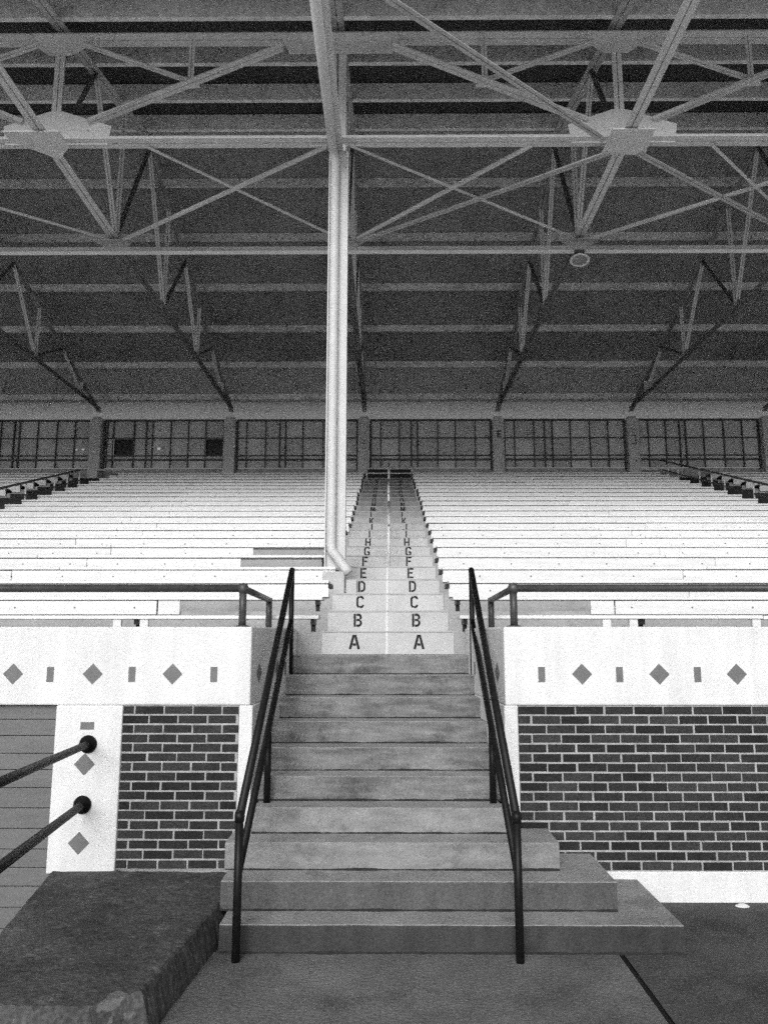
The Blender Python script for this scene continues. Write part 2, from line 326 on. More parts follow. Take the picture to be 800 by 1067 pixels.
for side in (-1, 1):
    if side > 0: t = thing('front_wall', 'white wall right of the stair with a wide dark brick panel and diamond tiles', 'wall', (.9, W, 0))
    else: t = thing('front_wall', 'white wall left of the stair with a narrow dark brick panel beside a tiled pier', 'wall', (-1.1, W, 0))
    if side > 0: c0, c1, far = .845, .715, 9.0
    else: c0, c1, far = -1.01, -.865, -9.0
    soft_band([(far,W),(c0,W),(c1,7.1),(c1,YA-.02),(far,YA-.02)], ZBAND, ZT).build('concrete_band', M['white'], t, bevel=.012)
    if side > 0:
        soft_band([(.935,W+.001),(c0-.01,W+.001),(c1-.004,7.1),(c1-.004,YA-.02),(.935,YA-.02)], 0, ZBAND-.001).build('corner_strip', M['white'], t, bevel=.008)
        bricks(.937, 9.0, ZB0, ZBAND-.002, t, .115)
        MB().box(.937, 9.0, W-.006, W+.3, 0, ZB0-.001).build('plinth', M['white'], t, bevel=.008)
        MB().box(.937, 9.0, W+.061, YA-.03, 0, ZBAND-.002).build('wall_core', M['white'], t)
        D = [1.408+.563*i for i in range(7)]; Q = [1.114+.567*i for i in range(7)]
    else:
        soft_band([(-1.088,W+.001),(c0+.02,W+.001),(c1+.004,7.1),(c1+.004,YA-.02),(-1.088,YA-.02)], 0, ZBAND-.001).build('corner_strip', M['white'], t, bevel=.008)
        bricks(-1.928, -1.09, ZB0+.006, ZBAND-.002, t, .02)
        MB().box(-1.928, -1.09, W+.061, YA-.03, 0, ZBAND-.002).build('wall_core', M['white'], t)
        p = MB().box(-2.416, -1.93, W-.012, YA-.02, .195, ZBAND-.001).build('pier', M['white'], t, bevel=.012)
        for x, z in ((-2.185,.94),(-2.193,.403)): MB().slab_xz(diamond(x, z, .075), W-.016, W-.005).build('diamond_tile', M['tile'], p)
        MB().slab_xz(rect(-2.181,1.208,.098,.052), W-.016, W-.005).build('rectangular_tile', M['tile'], p)
        D = [-1.583-.585*i for i in range(6)]; Q = [-1.28-.6*i for i in range(6)]
    for x in D: MB().slab_xz(diamond(x, 1.575), W-.004, W+.01).build('diamond_tile', M['tile'], t)
    for x in Q: MB().slab_xz(rect(x, 1.572, .05, .108), W-.004, W+.01).build('rectangular_tile', M['tile'], t)
    # the cheek beside the stair carries tiles too
    a = Vector((c0, W, 0)); b = Vector((c1, 7.1, 0)); d = (b-a).normalized(); nn = Vector((-d.y, d.x, 0))*side
    if nn.x*side > 0: nn = -nn
    def on(u, z, o=.004): return a + d*u + nn*o + Vector((0,0,z))
    for i, u in enumerate((.22, .5, .78, 1.06)):
        pl = diamond(u, 1.575) if i % 2 == 0 else rect(u, 1.572, .05, .108)
        vs = [on(q[0], q[1]) for q in pl] + [on(q[0], q[1], -.01) for q in pl]
        MB().add(vs, [(0,1,2,3),(7,6,5,4),(0,4,5,1),(1,5,6,2),(2,6,7,3),(3,7,4,0)]).build('diamond_tile' if i % 2 == 0 else 'rectangular_tile', M['tile'], t)

# wooden boarding left of the pier
mb = MB(); z = -.45; rr = random.Random(5)
while z < ZBAND-.02:
    h = rr.choice((.115,.14,.15,.125)); z1 = min(z+h, ZBAND-.003)
    mb.box(-6.0, -2.417, W+.05+rr.uniform(0,.006), W+.09, z+.003, z1-.002); z += h
mb.box(-6.0, -2.417, W+.085, W+.12, -.45, ZBAND-.003)
tag(mb.build('boarded_shutter', M['plank'], bevel=.003), 'grey horizontal board siding under the white band left of the tiled pier', 'siding')

# ------------------------------------------------------------------ dark platform in the left foreground
def platform():
    NX, NY = 90, 120; vs = []; fs = []
    def edge_r(y): return -1.055 - .10*(5.1-y)/1.2 if y < 5.1 else -1.055-.02*(y-5.1)
    def edge_l(y): return -2.36 + .17*(5.63-y)/.95
    y0, y1 = 3.73, W-.008
    for j in range(NY+1):
        y = y0 + (y1-y0)*j/NY
        for i in range(NX+1):
            u = i/NX; x = edge_l(y)*(1-u) + edge_r(y)*u
            if y < 3.88 and u > .8: x = min(x, -1.30 - (3.88-y)*.3 + (y-3.73)/.15*.12)
            n = noise.noise((x*2.2, y*2.2, 1))*.010 + noise.noise((x*9, y*9, 3))*.004 + noise.noise((x*27, y*27, 3))*.003
            e = min(u, 1-u)*1.3; ey = (y-y0); r = min(e, ey)
            z = .212 + n - max(0, .015-r)*.6
            yy = y + noise.noise((x*7, 1.7, y))*.006
            vs.append((x, yy if j < NY else y, z))
    W1 = NX+1
    for j in range(NY):
        for i in range(NX): fs.append((j*W1+i, j*W1+i+1, (j+1)*W1+i+1, (j+1)*W1+i))
    rim = [i for i in range(W1)] + [j*W1+NX for j in range(1, NY+1)] + [NY*W1+i for i in range(NX-1, -1, -1)] + [j*W1 for j in range(NY-1, 0, -1)]
    cx = -1.7
    levels = [rim]
    for zz, gx in ((.14, .02), (.06, .045), (-.46, .08)):
        base = len(vs); row = []
        for q in rim:
            x, y, z = vs[q]
            k = noise.noise((x*5, y*5, zz*9))*.010 + noise.noise((x*30, y*30, zz*20))*.012
            right = (x > -1.45)
            vs.append((x + (gx if right else -.01) + k*.8, min(y - (.01 if y < 4 else 0) + k, y1), zz)); row.append(base+len(row))
        levels.append(row)
    for a, b in zip(levels, levels[1:]):
        n = len(a)
        for i in range(n): fs.append((a[i], a[(i+1) % n], b[(i+1) % n], b[i]))
    return MB().add(vs, fs)
tag(platform().build('concrete_platform', M['slab'], smooth=False), 'low dark weathered concrete platform in front of the tiled pier, its corner chipped pale', 'platform')

# ------------------------------------------------------------------ black stair handrails
def stair_rail(x, label):
    t = thing('stair_handrail', label, 'handrail', (x, 4.72, 0), 'handrails of the entry stair')
    s = .675; r = .0245
    y0, y2 = 4.725, 6.95
    top = lambda y: .80 + (y-y0)*(2.435-.80)/(y2-y0)
    low = lambda y: .485 + (y-y0)*(1.985-.485)/(y2-y0)
    MB().tube([(x,y0,0),(x,y0,top(y0)+.02)], r, 14).build('post', M['black'], t, smooth=True)
    MB().tube([(x,5.76,RIS*4-.002),(x,5.76,low(5.76))], r, 14).build('post', M['black'], t, smooth=True)
    MB().tube([(x,y2,RIS*9-.002),(x,y2,top(y2))], r*.95, 14).build('post', M['black'], t, smooth=True)
    MB().tube([(x,y0-.005,top(y0)-.004),(x,y2+.01,top(y2)+.007)], r*1.08, 14).build('top_rail', M['black'], t, smooth=True)
    MB().tube([(x,y0,low(y0)),(x,y2,low(y2))], r*.98, 14).build('lower_rail', M['black'], t, smooth=True)
    MB().lathe((x,y0,top(y0)+.005), (0,0,1), [(0,-.035),(.028,-.03),(.031,0),(.027,.025),(0,.034)], 16).build('joint_collar', M['black'], t, smooth=True)
stair_rail(-.875, 'black two-bar pipe handrail on the left side of the stair')
stair_rail(.745, 'black two-bar pipe handrail on the right side of the stair')

# dark pipe rails on the wall tops
def wall_rail(sx, x0, far, label):
    t = thing('wall_top_rail', label, 'railing', (x0, 5.9, ZT), 'low pipe rails on the wall tops')
    zt = 2.21; r = .029
    MB().tube([(far,5.9,zt),(x0,5.9,zt)], r, 16).build('rail', M['darkpipe'], t, smooth=True)
    MB().tube([(x0,5.9,ZT),(x0,5.9,zt)], r*.98, 16).build('post', M['darkpipe'], t, smooth=True)
    MB().lathe((x0,5.9,zt), (0,0,1), [(0,-.045),(.03,-.04),(.041,-.012),(.041,.012),(.03,.034),(0,.042)], 18).build('elbow', M['darkpipe'], t, smooth=True)
    MB().tube([(x0,5.9,zt),(x0,7.2,zt-.03)], r*.92, 16).build('return_rail', M['darkpipe'], t, smooth=True)
    MB().tube([(x0,7.2,ZT),(x0,7.2,zt-.01)], r, 16).build('post', M['darkpipe'], t, smooth=True)
    MB().lathe((x0,5.9,ZT), (0,0,1), [(0,0),(.055,0),(.055,.008),(.03,.014)], 18).build('flange', M['darkpipe'], t, smooth=True)
    for i in range(1, 4): MB().tube([(x0+sx*i*2.35,5.9,ZT),(x0+sx*i*2.35,5.9,zt)], r*.98, 16).build('post', M['darkpipe'], t, smooth=True)
wall_rail(-1, -1.115, -8.8, 'low dark pipe rail on top of the white wall left of the stair')
wall_rail(1, .95, 8.8, 'low dark pipe rail on top of the white wall right of the stair')

# two pipes bolted to the pier and running towards the viewer
dr = Vector((-.161, 1, -.041))
def pier_pipe(px, pz, rad, label):
    a = Vector((px, W-.03, pz)); b = a - dr*3.6
    t = thing('pier_pipe_rail', label, 'railing', tuple(a), 'pipe rails bolted to the tiled pier')
    MB().tube([a, b], rad, 18).build('pipe', M['gloss'], t, smooth=True)
    MB().lathe((px, W-.013, pz), (0,-1,0), [(.003,0),(.062,0),(.064,.010),(.055,.022),(.034,.030),(.030,.05),(.004,.05)], 28).build('flange', M['gloss'], t, smooth=True)
    MB().tube([(b.x, b.y+.08, b.z), (b.x, b.y+.08, 0)], rad, 14).build('post', M['gloss'], t, smooth=True)
pier_pipe(-2.166, 1.08, .0255, 'black pipe rail with round flange, upper of the two on the tiled pier')
pier_pipe(-2.181, .663, .028, 'black pipe rail with round flange, lower of the two on the tiled pier')

# scrap
mb = MB(); vs = []; fs = []
for j in range(7):
    for i in range(12):
        a = 2*math.pi*i/12; rr_ = j/6
        x = math.cos(a)*.062*rr_; y = math.sin(a)*.04*rr_
        vs.append((2.424+x, 5.655+y, .007 + max(0, .028*(1-rr_**2)) + noise.noise((x*40, y*40, 3))*.006*rr_))
for j in range(6):
    for i in range(12): fs.append((j*12+i, j*12+(i+1) % 12, (j+1)*12+(i+1) % 12, (j+1)*12+i))
tag(MB().add(vs, fs).build('litter', M['paper'], smooth=True), 'small crumpled white scrap on the dark ground at the foot of the white plinth', 'litter')

# ------------------------------------------------------------------ terrace and centre aisle
def stepped(x0, x1, dy, dz, y_end, kmax=NROW, z_bot=None, y_first=None):
    pts = []
    for k in range(1, kmax+1):
        pts += [(front(k)+dy, tread(k-1)+dz if k > 1 else (z_bot if z_bot is not None else 0)), (front(k)+dy, tread(k)+dz)]
    pts += [(y_end, tread(kmax)+dz), (y_end, (z_bot if z_bot is not None else 0)-.3)]
    pts += [(front(1)+dy, (z_bot if z_bot is not None else 0)-.3)]
    return pts
def extrude_x(prof, x0, x1):
    n = len(prof)
    vs = [(x0,y,z) for y, z in prof] + [(x1,y,z) for y, z in prof]
    return MB().add(vs, [tuple(range(n)), tuple(reversed(range(n, 2*n)))] + [(i, (i+1) % n, (i+1) % n+n, i+n) for i in range(n)])
tag(extrude_x(stepped(0, 0, 0, 0, 22.0, z_bot=.3), -45, 45).build('seating_terrace', M['terrace']), 'stepped concrete seating terrace under the white benches', 'terrace')
AX0, AX1 = -.63, .612
def thin_steps(x0, x1, dy, dz, t):
    """a coat that follows risers and treads, t thick"""
    mb = MB(); pr = []
    for k in range(1, NROW+1):
        pr += [(front(k)+dy, tread(k-1)+(dz if k > 1 else .006)), (front(k)+dy, tread(k)+dz)]
    pr.append((21.15, tread(NROW)+dz))
    inner = [(y+t, z-t) for y, z in pr]
    n = len(pr); vs = [(x,y,z) for x in (x0,x1) for y, z in pr+inner]
    m = 2*n; fs = []
    for i in range(n-1): fs += [(i,i+1,m+i+1,m+i)]
    for o in (0, m):
        for i in range(n-1): fs.append((o+i, o+i+1, o+n+i+1, o+n+i))
    return mb.add(vs, fs)
ais = thing('centre_aisle_stair', 'pale painted centre aisle steps with two columns of stencilled row letters', 'stairs', (0, YA, Z0))
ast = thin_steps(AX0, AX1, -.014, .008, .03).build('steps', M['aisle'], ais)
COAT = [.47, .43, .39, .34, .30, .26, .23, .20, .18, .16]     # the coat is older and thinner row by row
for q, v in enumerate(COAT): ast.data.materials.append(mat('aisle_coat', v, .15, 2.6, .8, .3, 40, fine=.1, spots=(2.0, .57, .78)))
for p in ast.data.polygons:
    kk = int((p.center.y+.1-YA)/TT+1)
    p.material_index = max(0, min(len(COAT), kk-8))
lips = MB()
for k in range(1, NROW+1): lips.box(AX0, AX1, front(k)-.021, front(k)-.0145, tread(k)-.006, tread(k)+.0085)
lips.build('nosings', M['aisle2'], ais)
thin_steps(-.031, -.009, -.0165, .0105, .01).build('centre_line', M['whitesteel'], ais)
# stencil letters, strokes in a box 0.6 wide and 1 high, with stencil gaps
G = {
'A': [((0,0),(.25,1)),((.35,1),(.6,0)),((.2,.32),(.4,.32))],
'B': [((.07,0),(.07,1)),((.2,.93),(.42,.93)),((.42,.93),(.53,.80)),((.53,.80),(.5,.6)),((.2,.52),(.46,.52)),((.5,.46),(.55,.25)),((.55,.25),(.42,.07)),((.2,.07),(.42,.07))],
'C': [((.07,.2),(.07,.8)),((.07,.8),(.2,.94)),((.27,.94),(.45,.94)),((.45,.94),(.55,.76)),((.07,.2),(.2,.06)),((.27,.06),(.45,.06)),((.45,.06),(.55,.24))],
'D': [((.07,0),(.07,1)),((.2,.93),(.38,.93)),((.38,.93),(.53,.75)),((.53,.75),(.53,.25)),((.53,.25),(.38,.07)),((.2,.07),(.38,.07))],
'E': [((.07,0),(.07,1)),((.2,.93),(.55,.93)),((.2,.52),(.46,.52)),((.2,.07),(.55,.07))],
'F': [((.07,0),(.07,1)),((.2,.93),(.55,.93)),((.2,.52),(.46,.52))],
'G': [((.07,.2),(.07,.8)),((.07,.8),(.2,.94)),((.27,.94),(.45,.94)),((.45,.94),(.55,.78)),((.07,.2),(.2,.06)),((.27,.06),(.45,.06)),((.53,.1),(.53,.42)),((.34,.42),(.53,.42))],
'H': [((.07,0),(.07,1)),((.53,0),(.53,1)),((.18,.5),(.42,.5))],
'I': [((.3,0),(.3,1))],
'J': [((.48,.2),(.48,1)),((.48,.2),(.38,.07)),((.15,.07),(.32,.07)),((.15,.07),(.08,.25))],
'K': [((.07,0),(.07,1)),((.2,.5),(.53,1)),((.26,.5),(.55,0))],
'L': [((.1,0),(.1,1)),((.22,.07),(.55,.07))],
'M': [((.05,0),(.05,1)),((.58,0),(.58,1)),((.14,.95),(.3,.4)),((.34,.4),(.5,.95))],
'N': [((.07,0),(.07,1)),((.53,0),(.53,1)),((.15,.9),(.45,.1))],
'O': [((.07,.2),(.07,.8)),((.07,.8),(.2,.94)),((.34,.94),(.42,.94)),((.42,.94),(.53,.8)),((.53,.8),(.53,.2)),((.07,.2),(.2,.06)),((.34,.06),(.42,.06)),((.42,.06),(.53,.2))],
'P': [((.07,0),(.07,1)),((.2,.93),(.42,.93)),((.42,.93),(.54,.75)),((.54,.75),(.42,.5)),((.2,.48),(.42,.48))],
'S': [((.53,.78),(.42,.94)),((.42,.94),(.17,.94)),((.08,.78),(.17,.94)),((.08,.78),(.15,.6)),((.2,.55),(.45,.45)),((.53,.25),(.48,.42)),((.53,.25),(.42,.06)),((.17,.06),(.42,.06)),((.17,.06),(.07,.22))],
'T': [((.3,0),(.3,.86)),((.02,.93),(.24,.93)),((.36,.93),(.58,.93))],
'U': [((.07,.2),(.07,1)),((.53,.2),(.53,1)),((.07,.2),(.2,.06)),((.4,.06),(.53,.2)),((.26,.06),(.34,.06))],
}
G['Q'] = G['O'] + [((.36,.26),(.56,0))]
G['R'] = G['P'] + [((.32,.44),(.56,0))]
def glyph(ch, x, z, y, w, h, st=.165):
    mb = MB()
    for (a, b) in G[ch]:
        p = Vector((x + (a[0]-.3)/.6*w, y, z + a[1]*h)); q = Vector((x + (b[0]-.3)/.6*w, y, z + b[1]*h))
        d = (q-p).normalized(); e = d*st*w*.12
        mb.bar(p-e, q+e, .004, st*w*1.65, up=Vector((-d.z,0,d.x)))
    return mb
LET = 'ABCDEFGHIJKLMNOPQRSTU'
for k in range(1, NROW+1):
    for x in (-.322, .287):
        glyph(LET[k-1], x+random.uniform(-.006,.006), tread(k-1)+.05+min(.028, .0035*k), front(k)-.0155, .082, .13).build('stencilled_letter', M['ink'], ais)

# ------------------------------------------------------------------ benches
BENCH_G = 'white benches beside the centre aisle'
def bench(k, x0, x1, label, group, board=None, legs=None, joints=()):
    """plank with rounded nose, front board under it, brackets on the riser behind"""
    zt = tread(k)+.152; yf = front(k)-.055
    t = thing('bench', label, 'bench', ((x0+x1)/2, yf, zt), group)
    ox, oy, oz = t.location
    def put(mb, name, m, bev=0):
        mb.v = [(x, y-oy, z-oz) for x, y, z in mb.v]
        o = mb.build(name, m, None, bevel=bev); o.parent = t; o.location = (-ox, 0, 0); return o
    rb = random.Random(k*7+int(x0*3))
    def lengths(a, b):
        cuts = [a]; 
        while b-cuts[-1] > 4.9: cuts.append(cuts[-1]+rb.uniform(2.6, 3.7))
        return list(zip(cuts, cuts[1:]+[b]))
    mb = MB()
    for a, b in lengths(x0, x1):
        q = rb.uniform(-.003, .003); mb.box(a+.003, b-.003, yf+q, yf+.27, zt-.034+q, zt+q)
    put(mb, 'seat_plank', M['bench'], .006)
    if board:
        for a, b in board:
            mb = MB()
            for p, q in lengths(a, b):
                w_ = rb.uniform(-.004, .004); mb.box(p+.003, q-.003, yf+.018+w_, yf+.042+w_, zt-.185, zt-.043+w_)
            put(mb, 'front_board', M['bench'], .004)
    n = max(2, int(round(abs(x1-x0)/1.75)))
    for i in range(n+1):
        x = x0+.06 + (x1-x0-.12)*i/n
        mb = MB().box(x-.02, x+.02, yf+.045, yf+.25, zt-.085, zt-.035)
        mb.box(x-.02, x+.02, front(k)+.05, front(k)+.10, tread(k)-.004, zt-.08)
        put(mb, 'bracket', M['black'])
    if k > 2:
        xe = x1 if abs(x1) < abs(x0) else x0; sg = 1 if xe == x1 else -1
        e0, e1 = sorted((xe-sg*.01, xe+sg*.032))
        put(MB().box(e0, e1, yf+.012, yf+.24, zt-.085, zt-.038), 'end_bracket', M['black'])
    for x in legs or ():
        put(MB().box(x-.04, x+.04, yf+.02, yf+.06, zt-.20, zt-.036), 'leg', M['whitesteel'], .004)
    return t
BX = 7.48
for k in range(1, NROW+1):
    L_ = LET[k-1]
    ends = random.uniform(-.02, .02)
    xl, xr = -.672+ends, .655+random.uniform(-.02, .02)
    if k in (4, 5): xl = -.64
    if k == 1: boards = (None, None); legs = ([-2.567,-2.312,-4.6,-6.5], [2.05,2.302,3.455,5.2])
    else: legs = (None, None)
    bl, br = [(-BX, xl)], [(xr, BX)]
    ll = f'long white bench plank left of the centre aisle, in the row stencilled {L_}'
    lr = f'long white bench plank right of the centre aisle, in the row stencilled {L_}'
    if k == 1:
        bl = br = None
        ll = 'thin front-row bench plank on white legs above the left wall, no front board'
        lr = 'thin front-row bench plank on white legs above the right wall, no front board'
    if k == 2:
        bl = [(-BX, -2.398), (-2.39, -2.158)]; br = [(2.077, 2.322), (2.33, BX)]
        ll = 'white bench left of the aisle in row B, front board missing towards the aisle'
        lr = 'white bench right of the aisle in row B, front board missing towards the aisle'
    if k == 5:
        bl = [(-BX, -1.93)]; ll = 'white bench in row E left of the aisle, front board missing behind the tall column'
    if k == 6:
        bl = [(-BX, -1.89)]; ll = 'white bench in row F left of the aisle, front board missing behind the tall column'
    if k in (5, 6): xl_ = -.80 if k == 5 else -.70
    else: xl_ = xl
    bench(k, -BX, xl_, ll, BENCH_G, bl, legs[0])
    bench(k, xr, BX, lr, BENCH_G, br, legs[1])
for k in range(14, NROW+1):
    for s in (-1, 1):
        a, b = sorted((s*8.85, s*15.0))
        bench(k, a, b, f'white bench end beyond the {"right" if s > 0 else "left"} side aisle, level with row {LET[k-1]}', 'benches beyond the side aisles', [(a, b)])
# dark side aisles with white-posted rails
for s in (-1, 1):
    nm = 'right' if s > 0 else 'left'
    a, b = sorted((s*7.62, s*8.75))
    tag(thin_steps(a, b, -.02, .012, .03).build('side_aisle_stair', M['dark_aisle']), f'dark aisle steps at the far {nm} of the benches', 'stairs')
    t = thing('side_aisle_railing', f'dark rail on white posts along the {nm} side aisle', 'railing', (s*7.58, 12.0, tread(8)), 'railings of the side aisles')
    ks = (13, 15, 16, 17, 19, 20, 21) if s > 0 else (10, 11, 13, 15, 16, 17)
    for k in (8,)+ks:
        y = front(k)+.3
        MB().tube([(s*7.58, y, tread(k)), (s*7.58, y, tread(k)+.62)], .018, 10).build('post', M['whitesteel'], t, smooth=True)
    ya, yb = front(8)+.3, front(ks[-1])+.3
    MB().tube([(s*7.58, ya, tread(8)+.58), (s*7.58, yb, tread(ks[-1])+.58)], .024, 10).build('rail', M['darkpipe'], t, smooth=True)
    MB().tube([(s*7.58, ya, tread(8)+.32), (s*7.58, yb, tread(ks[-1])+.32)], .018, 10).build('rail', M['darkpipe'], t, smooth=True)
    g0 = thing('aisle_top_guard', f'short white guard bar at the head of the {nm} side aisle', 'railing', (s*7.6, 20.9, tread(21)))
    MB().tube([(s*7.0, 20.95, 6.43), (s*8.15, 20.95, 6.43)], .022, 10).build('bar', M['whitesteel'], g0, smooth=True)
    for x in (7.0, 8.15): MB().tube([(s*x, 20.95, tread(21)), (s*x, 20.95, 6.43)], .02, 10).build('post', M['whitesteel'], g0, smooth=True)
# guard at the head of the centre aisle
g0 = thing('aisle_top_guard', 'two white bars over a dark sheet standing in for the shadowed void at the head of the centre aisle', 'railing', (0, 20.75, tread(21)))
for z in (6.425, 6.285): MB().tube([(-.60, 20.78, z), (.64, 20.78, z)], .02, 10).build('bar', M['whitesteel'], g0, smooth=True)
for x in (-.60, .02, .64): MB().tube([(x, 20.8, tread(20)), (x, 20.8, 6.43)], .02, 10).build('post', M['whitesteel'], g0, smooth=True)
MB().box(-.59, .63, 20.82, 20.85, tread(21)+.01, 6.40).build('board', M['dark_aisle'], g0)  # dark sheet painted in for the shadowed void behind the bars
# centre handrails
for ka, kb, lab in ((5, 8, 'lowest white-posted handrail on the centre aisle line, beside rows E to H'),
                    (10, 13, 'middle white-posted handrail on the centre aisle line, beside rows J to M'),
                    (15, 19, 'highest white-posted handrail on the centre aisle line, beside rows O to S')):
    ya, yb = front(ka)+.25, front(kb)+.25
    t = thing('centre_handrail', lab, 'handrail', (.0, ya, tread(ka)), 'handrails on the centre aisle')
    for k, y in ((ka, ya), (kb, yb)): MB().tube([(0, y, tread(k)), (0, y, tread(k)+.62)], .019, 10).build('post', M['whitesteel'], t, smooth=True)
    MB().tube([(0, ya-.05, tread(ka)+.60), (0, yb+.05, tread(kb)+.63)], .02, 10).build('rail', M['steel'], t, smooth=True)

# ------------------------------------------------------------------ the tall column with its downspout
t = thing('roof_column', 'tall white steel column standing at the left edge of the centre aisle', 'column', (-.66, YC, tread(3)))
cx = -.66; zb = tread(3); zt = ZCH-.06
MB().box(cx-.127, cx-.112, YC-.07, YC+.07, zb, zt).build('flange', M['column'], t)
MB().box(cx+.112, cx+.127, YC-.07, YC+.07, zb, zt).build('flange', M['column'], t)
MB().box(cx-.111, cx+.111, YC-.006, YC+.006, zb, zt).build('web', M['column'], t)
MB().box(-.80, -.535, YC-.14, YC+.14, zb+.001, 2.62).build('concrete_base', M['aisle'], t, bevel=.012)
t = thing('downspout', 'white drainpipe strapped in the column recess, its foot kicking out over the aisle', 'drainpipe', (-.70, YC-.08, 2.6))
px = cx-.045; py = YC-.075
pts = [(px-.035,6.3,8.215),(px-.03,YC-.20,8.215),(px-.02,YC-.11,8.19),(px,py,8.08),(px,py,2.96),(px+.01,py-.01,2.88)]
for i in range(1, 6): pts.append((px+.01+.215*i/5, py-.01-.05*i/5, 2.88-.28*i/5))
MB().tube(pts, .06, 18).build('pipe', M['column'], t, smooth=True)
for z in (3.6, 5.4, 7.2): MB().lathe((px,py,z), (0,0,1), [(.054,-.02),(.059,-.018),(.059,.018),(.054,.02)], 18).build('strap', M['column'], t)
tag(MB().box(-.512, -.385, 9.26, front(4)-.016, zb+.009, tread(4)-.01).build('splash_block', M['aisle'], bevel=.01), 'small concrete block under the downspout foot beside the letter D', 'block')
# other columns of the row, outside the picture, carry the same truss
for k in (-2, 2):
    x = XK(k)
    t2 = thing('roof_column', f'tall white steel column of the same row, far to the {"left" if k < 0 else "right"}', 'column', (x, YC, tread(3)))
    for sx in (-1, 1): MB().box(x+sx*.12-.008, x+sx*.12+.008, YC-.11, YC+.11, zb, zt).build('flange', M['whitesteel'], t2)
    MB().box(x-.111, x+.111, YC-.006, YC+.006, zb, zt).build('web', M['whitesteel'], t2)

# ------------------------------------------------------------------ roof trusses
def dbl(mb, a, b, w=.075, gap=.012, t=.009):
    """double angle: two L-sections back to back with a slot between"""
    a = Vector(a); b = Vector(b); d = (b-a).normalized(); u = Vector((0,0,1))
    if abs(d.z) > .98: u = Vector((0,1,0))
    r = d.cross(u).normalized()*gap/2
    mb.angle(a+r, b+r, w, t, u, 1)
    # mirrored L
    rr_ = d.cross(u).normalized(); uu = rr_.cross(d).normalized()
    prof = [(0,0),(-w,0),(-w,t),(-t,t),(-t,w),(0,w)]
    vs = [p - r + rr_*i + uu*j for p in (a, b) for i, j in prof]; n = 6
    mb.add(vs, [tuple(range(n)), tuple(reversed(range(n, 2*n)))] + [(i, i+n, (i+1) % n+n, (i+1) % n) for i in range(n)])
    return mb
def plate_x(x, y, z, w, h, t=.012):
    return MB().add([(x-t/2,y+a*w/2,z+b*h/2) for a, b in ((-1,-.6),(-.5,-1),(.5,-1),(1,-.6),(1,.6),(.5,1),(-.5,1),(-1,.6))] +
                    [(x+t/2,y+a*w/2,z+b*h/2) for a, b in ((-1,-.6),(-.5,-1),(.5,-1),(1,-.6),(1,.6),(.5,1),(-.5,1),(-1,.6))],
                    [tuple(range(8)), tuple(reversed(range(8,16)))] + [(i,(i+1)%8,(i+1)%8+8,i+8) for i in range(8)])
YF = 6.6
TL = {-2: 'roof truss at the far left, ending on the far left pillar', -1: 'roof truss left of the tall column, ending on the second pillar from the left',
      0: 'roof truss running straight back above the tall column', 1: 'roof truss running back to the pillar stencilled E and carrying the round lamp',
      2: 'roof truss second from the right edge, right of the round lamp', 3: 'roof truss at the far right edge over the last pillar'}
for k in range(-2, 4):
    x = XK(k)
    t = thing('roof_truss', TL[k], 'truss', (x, YC, ZCH), 'trusses under the roof')
    top = lambda y: roofz(y)-.12
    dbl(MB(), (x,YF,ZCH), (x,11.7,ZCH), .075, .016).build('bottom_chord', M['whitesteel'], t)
    dbl(MB(), (x,11.702,ZCH), (x,YB+.05,ZCH), .058, .012).build('bottom_chord', M['shadesteel'], t)  # same chord beyond the tie beam, its shade put into darker steel
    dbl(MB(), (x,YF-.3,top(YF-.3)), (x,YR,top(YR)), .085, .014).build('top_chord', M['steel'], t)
    dbl(MB(), (x,YR,top(YR)), (x,YB+.05,top(YB+.05)), .06, .012).build('top_chord', M['midsteel'], t)  # rear part of the chord dulled to its shaded tone
    bot = [YC, 11.75, 14.45, 17.15, 19.85]
    tops = [ 10.55, 13.15, 15.85, 18.6, 20.85]
    for i, yb in enumerate(bot):
        zt_ = top(tops[i])
        if i > 0: dbl(MB(), (x,yb,ZCH+.04), (x,tops[i-1],top(tops[i-1])), .036, .010, .006).build('web_diagonal', M['whitesteel'], t)
        dbl(MB(), (x,yb,ZCH+.04), (x,tops[i],zt_), .038, .012, .007).build('web_diagonal', M['shadesteel'], t)  # back-going diagonals dark, front-going ones white: light and shade put into colour
        dbl(MB(), (x+.001,yb+.02,ZCH+.04), (x+.001,yb+.06,top(yb+.06)), .038, .012, .006).build('web_post', M['whitesteel'] if yb > 11 else M['steel'], t)
        plate_x(x, yb, ZCH+.06, .34, .16).build('gusset_plate', M['midsteel'], t)
    for yt in tops: plate_x(x, yt, top(yt)-.02, .3, .15).build('gusset_plate', M['midsteel'], t)

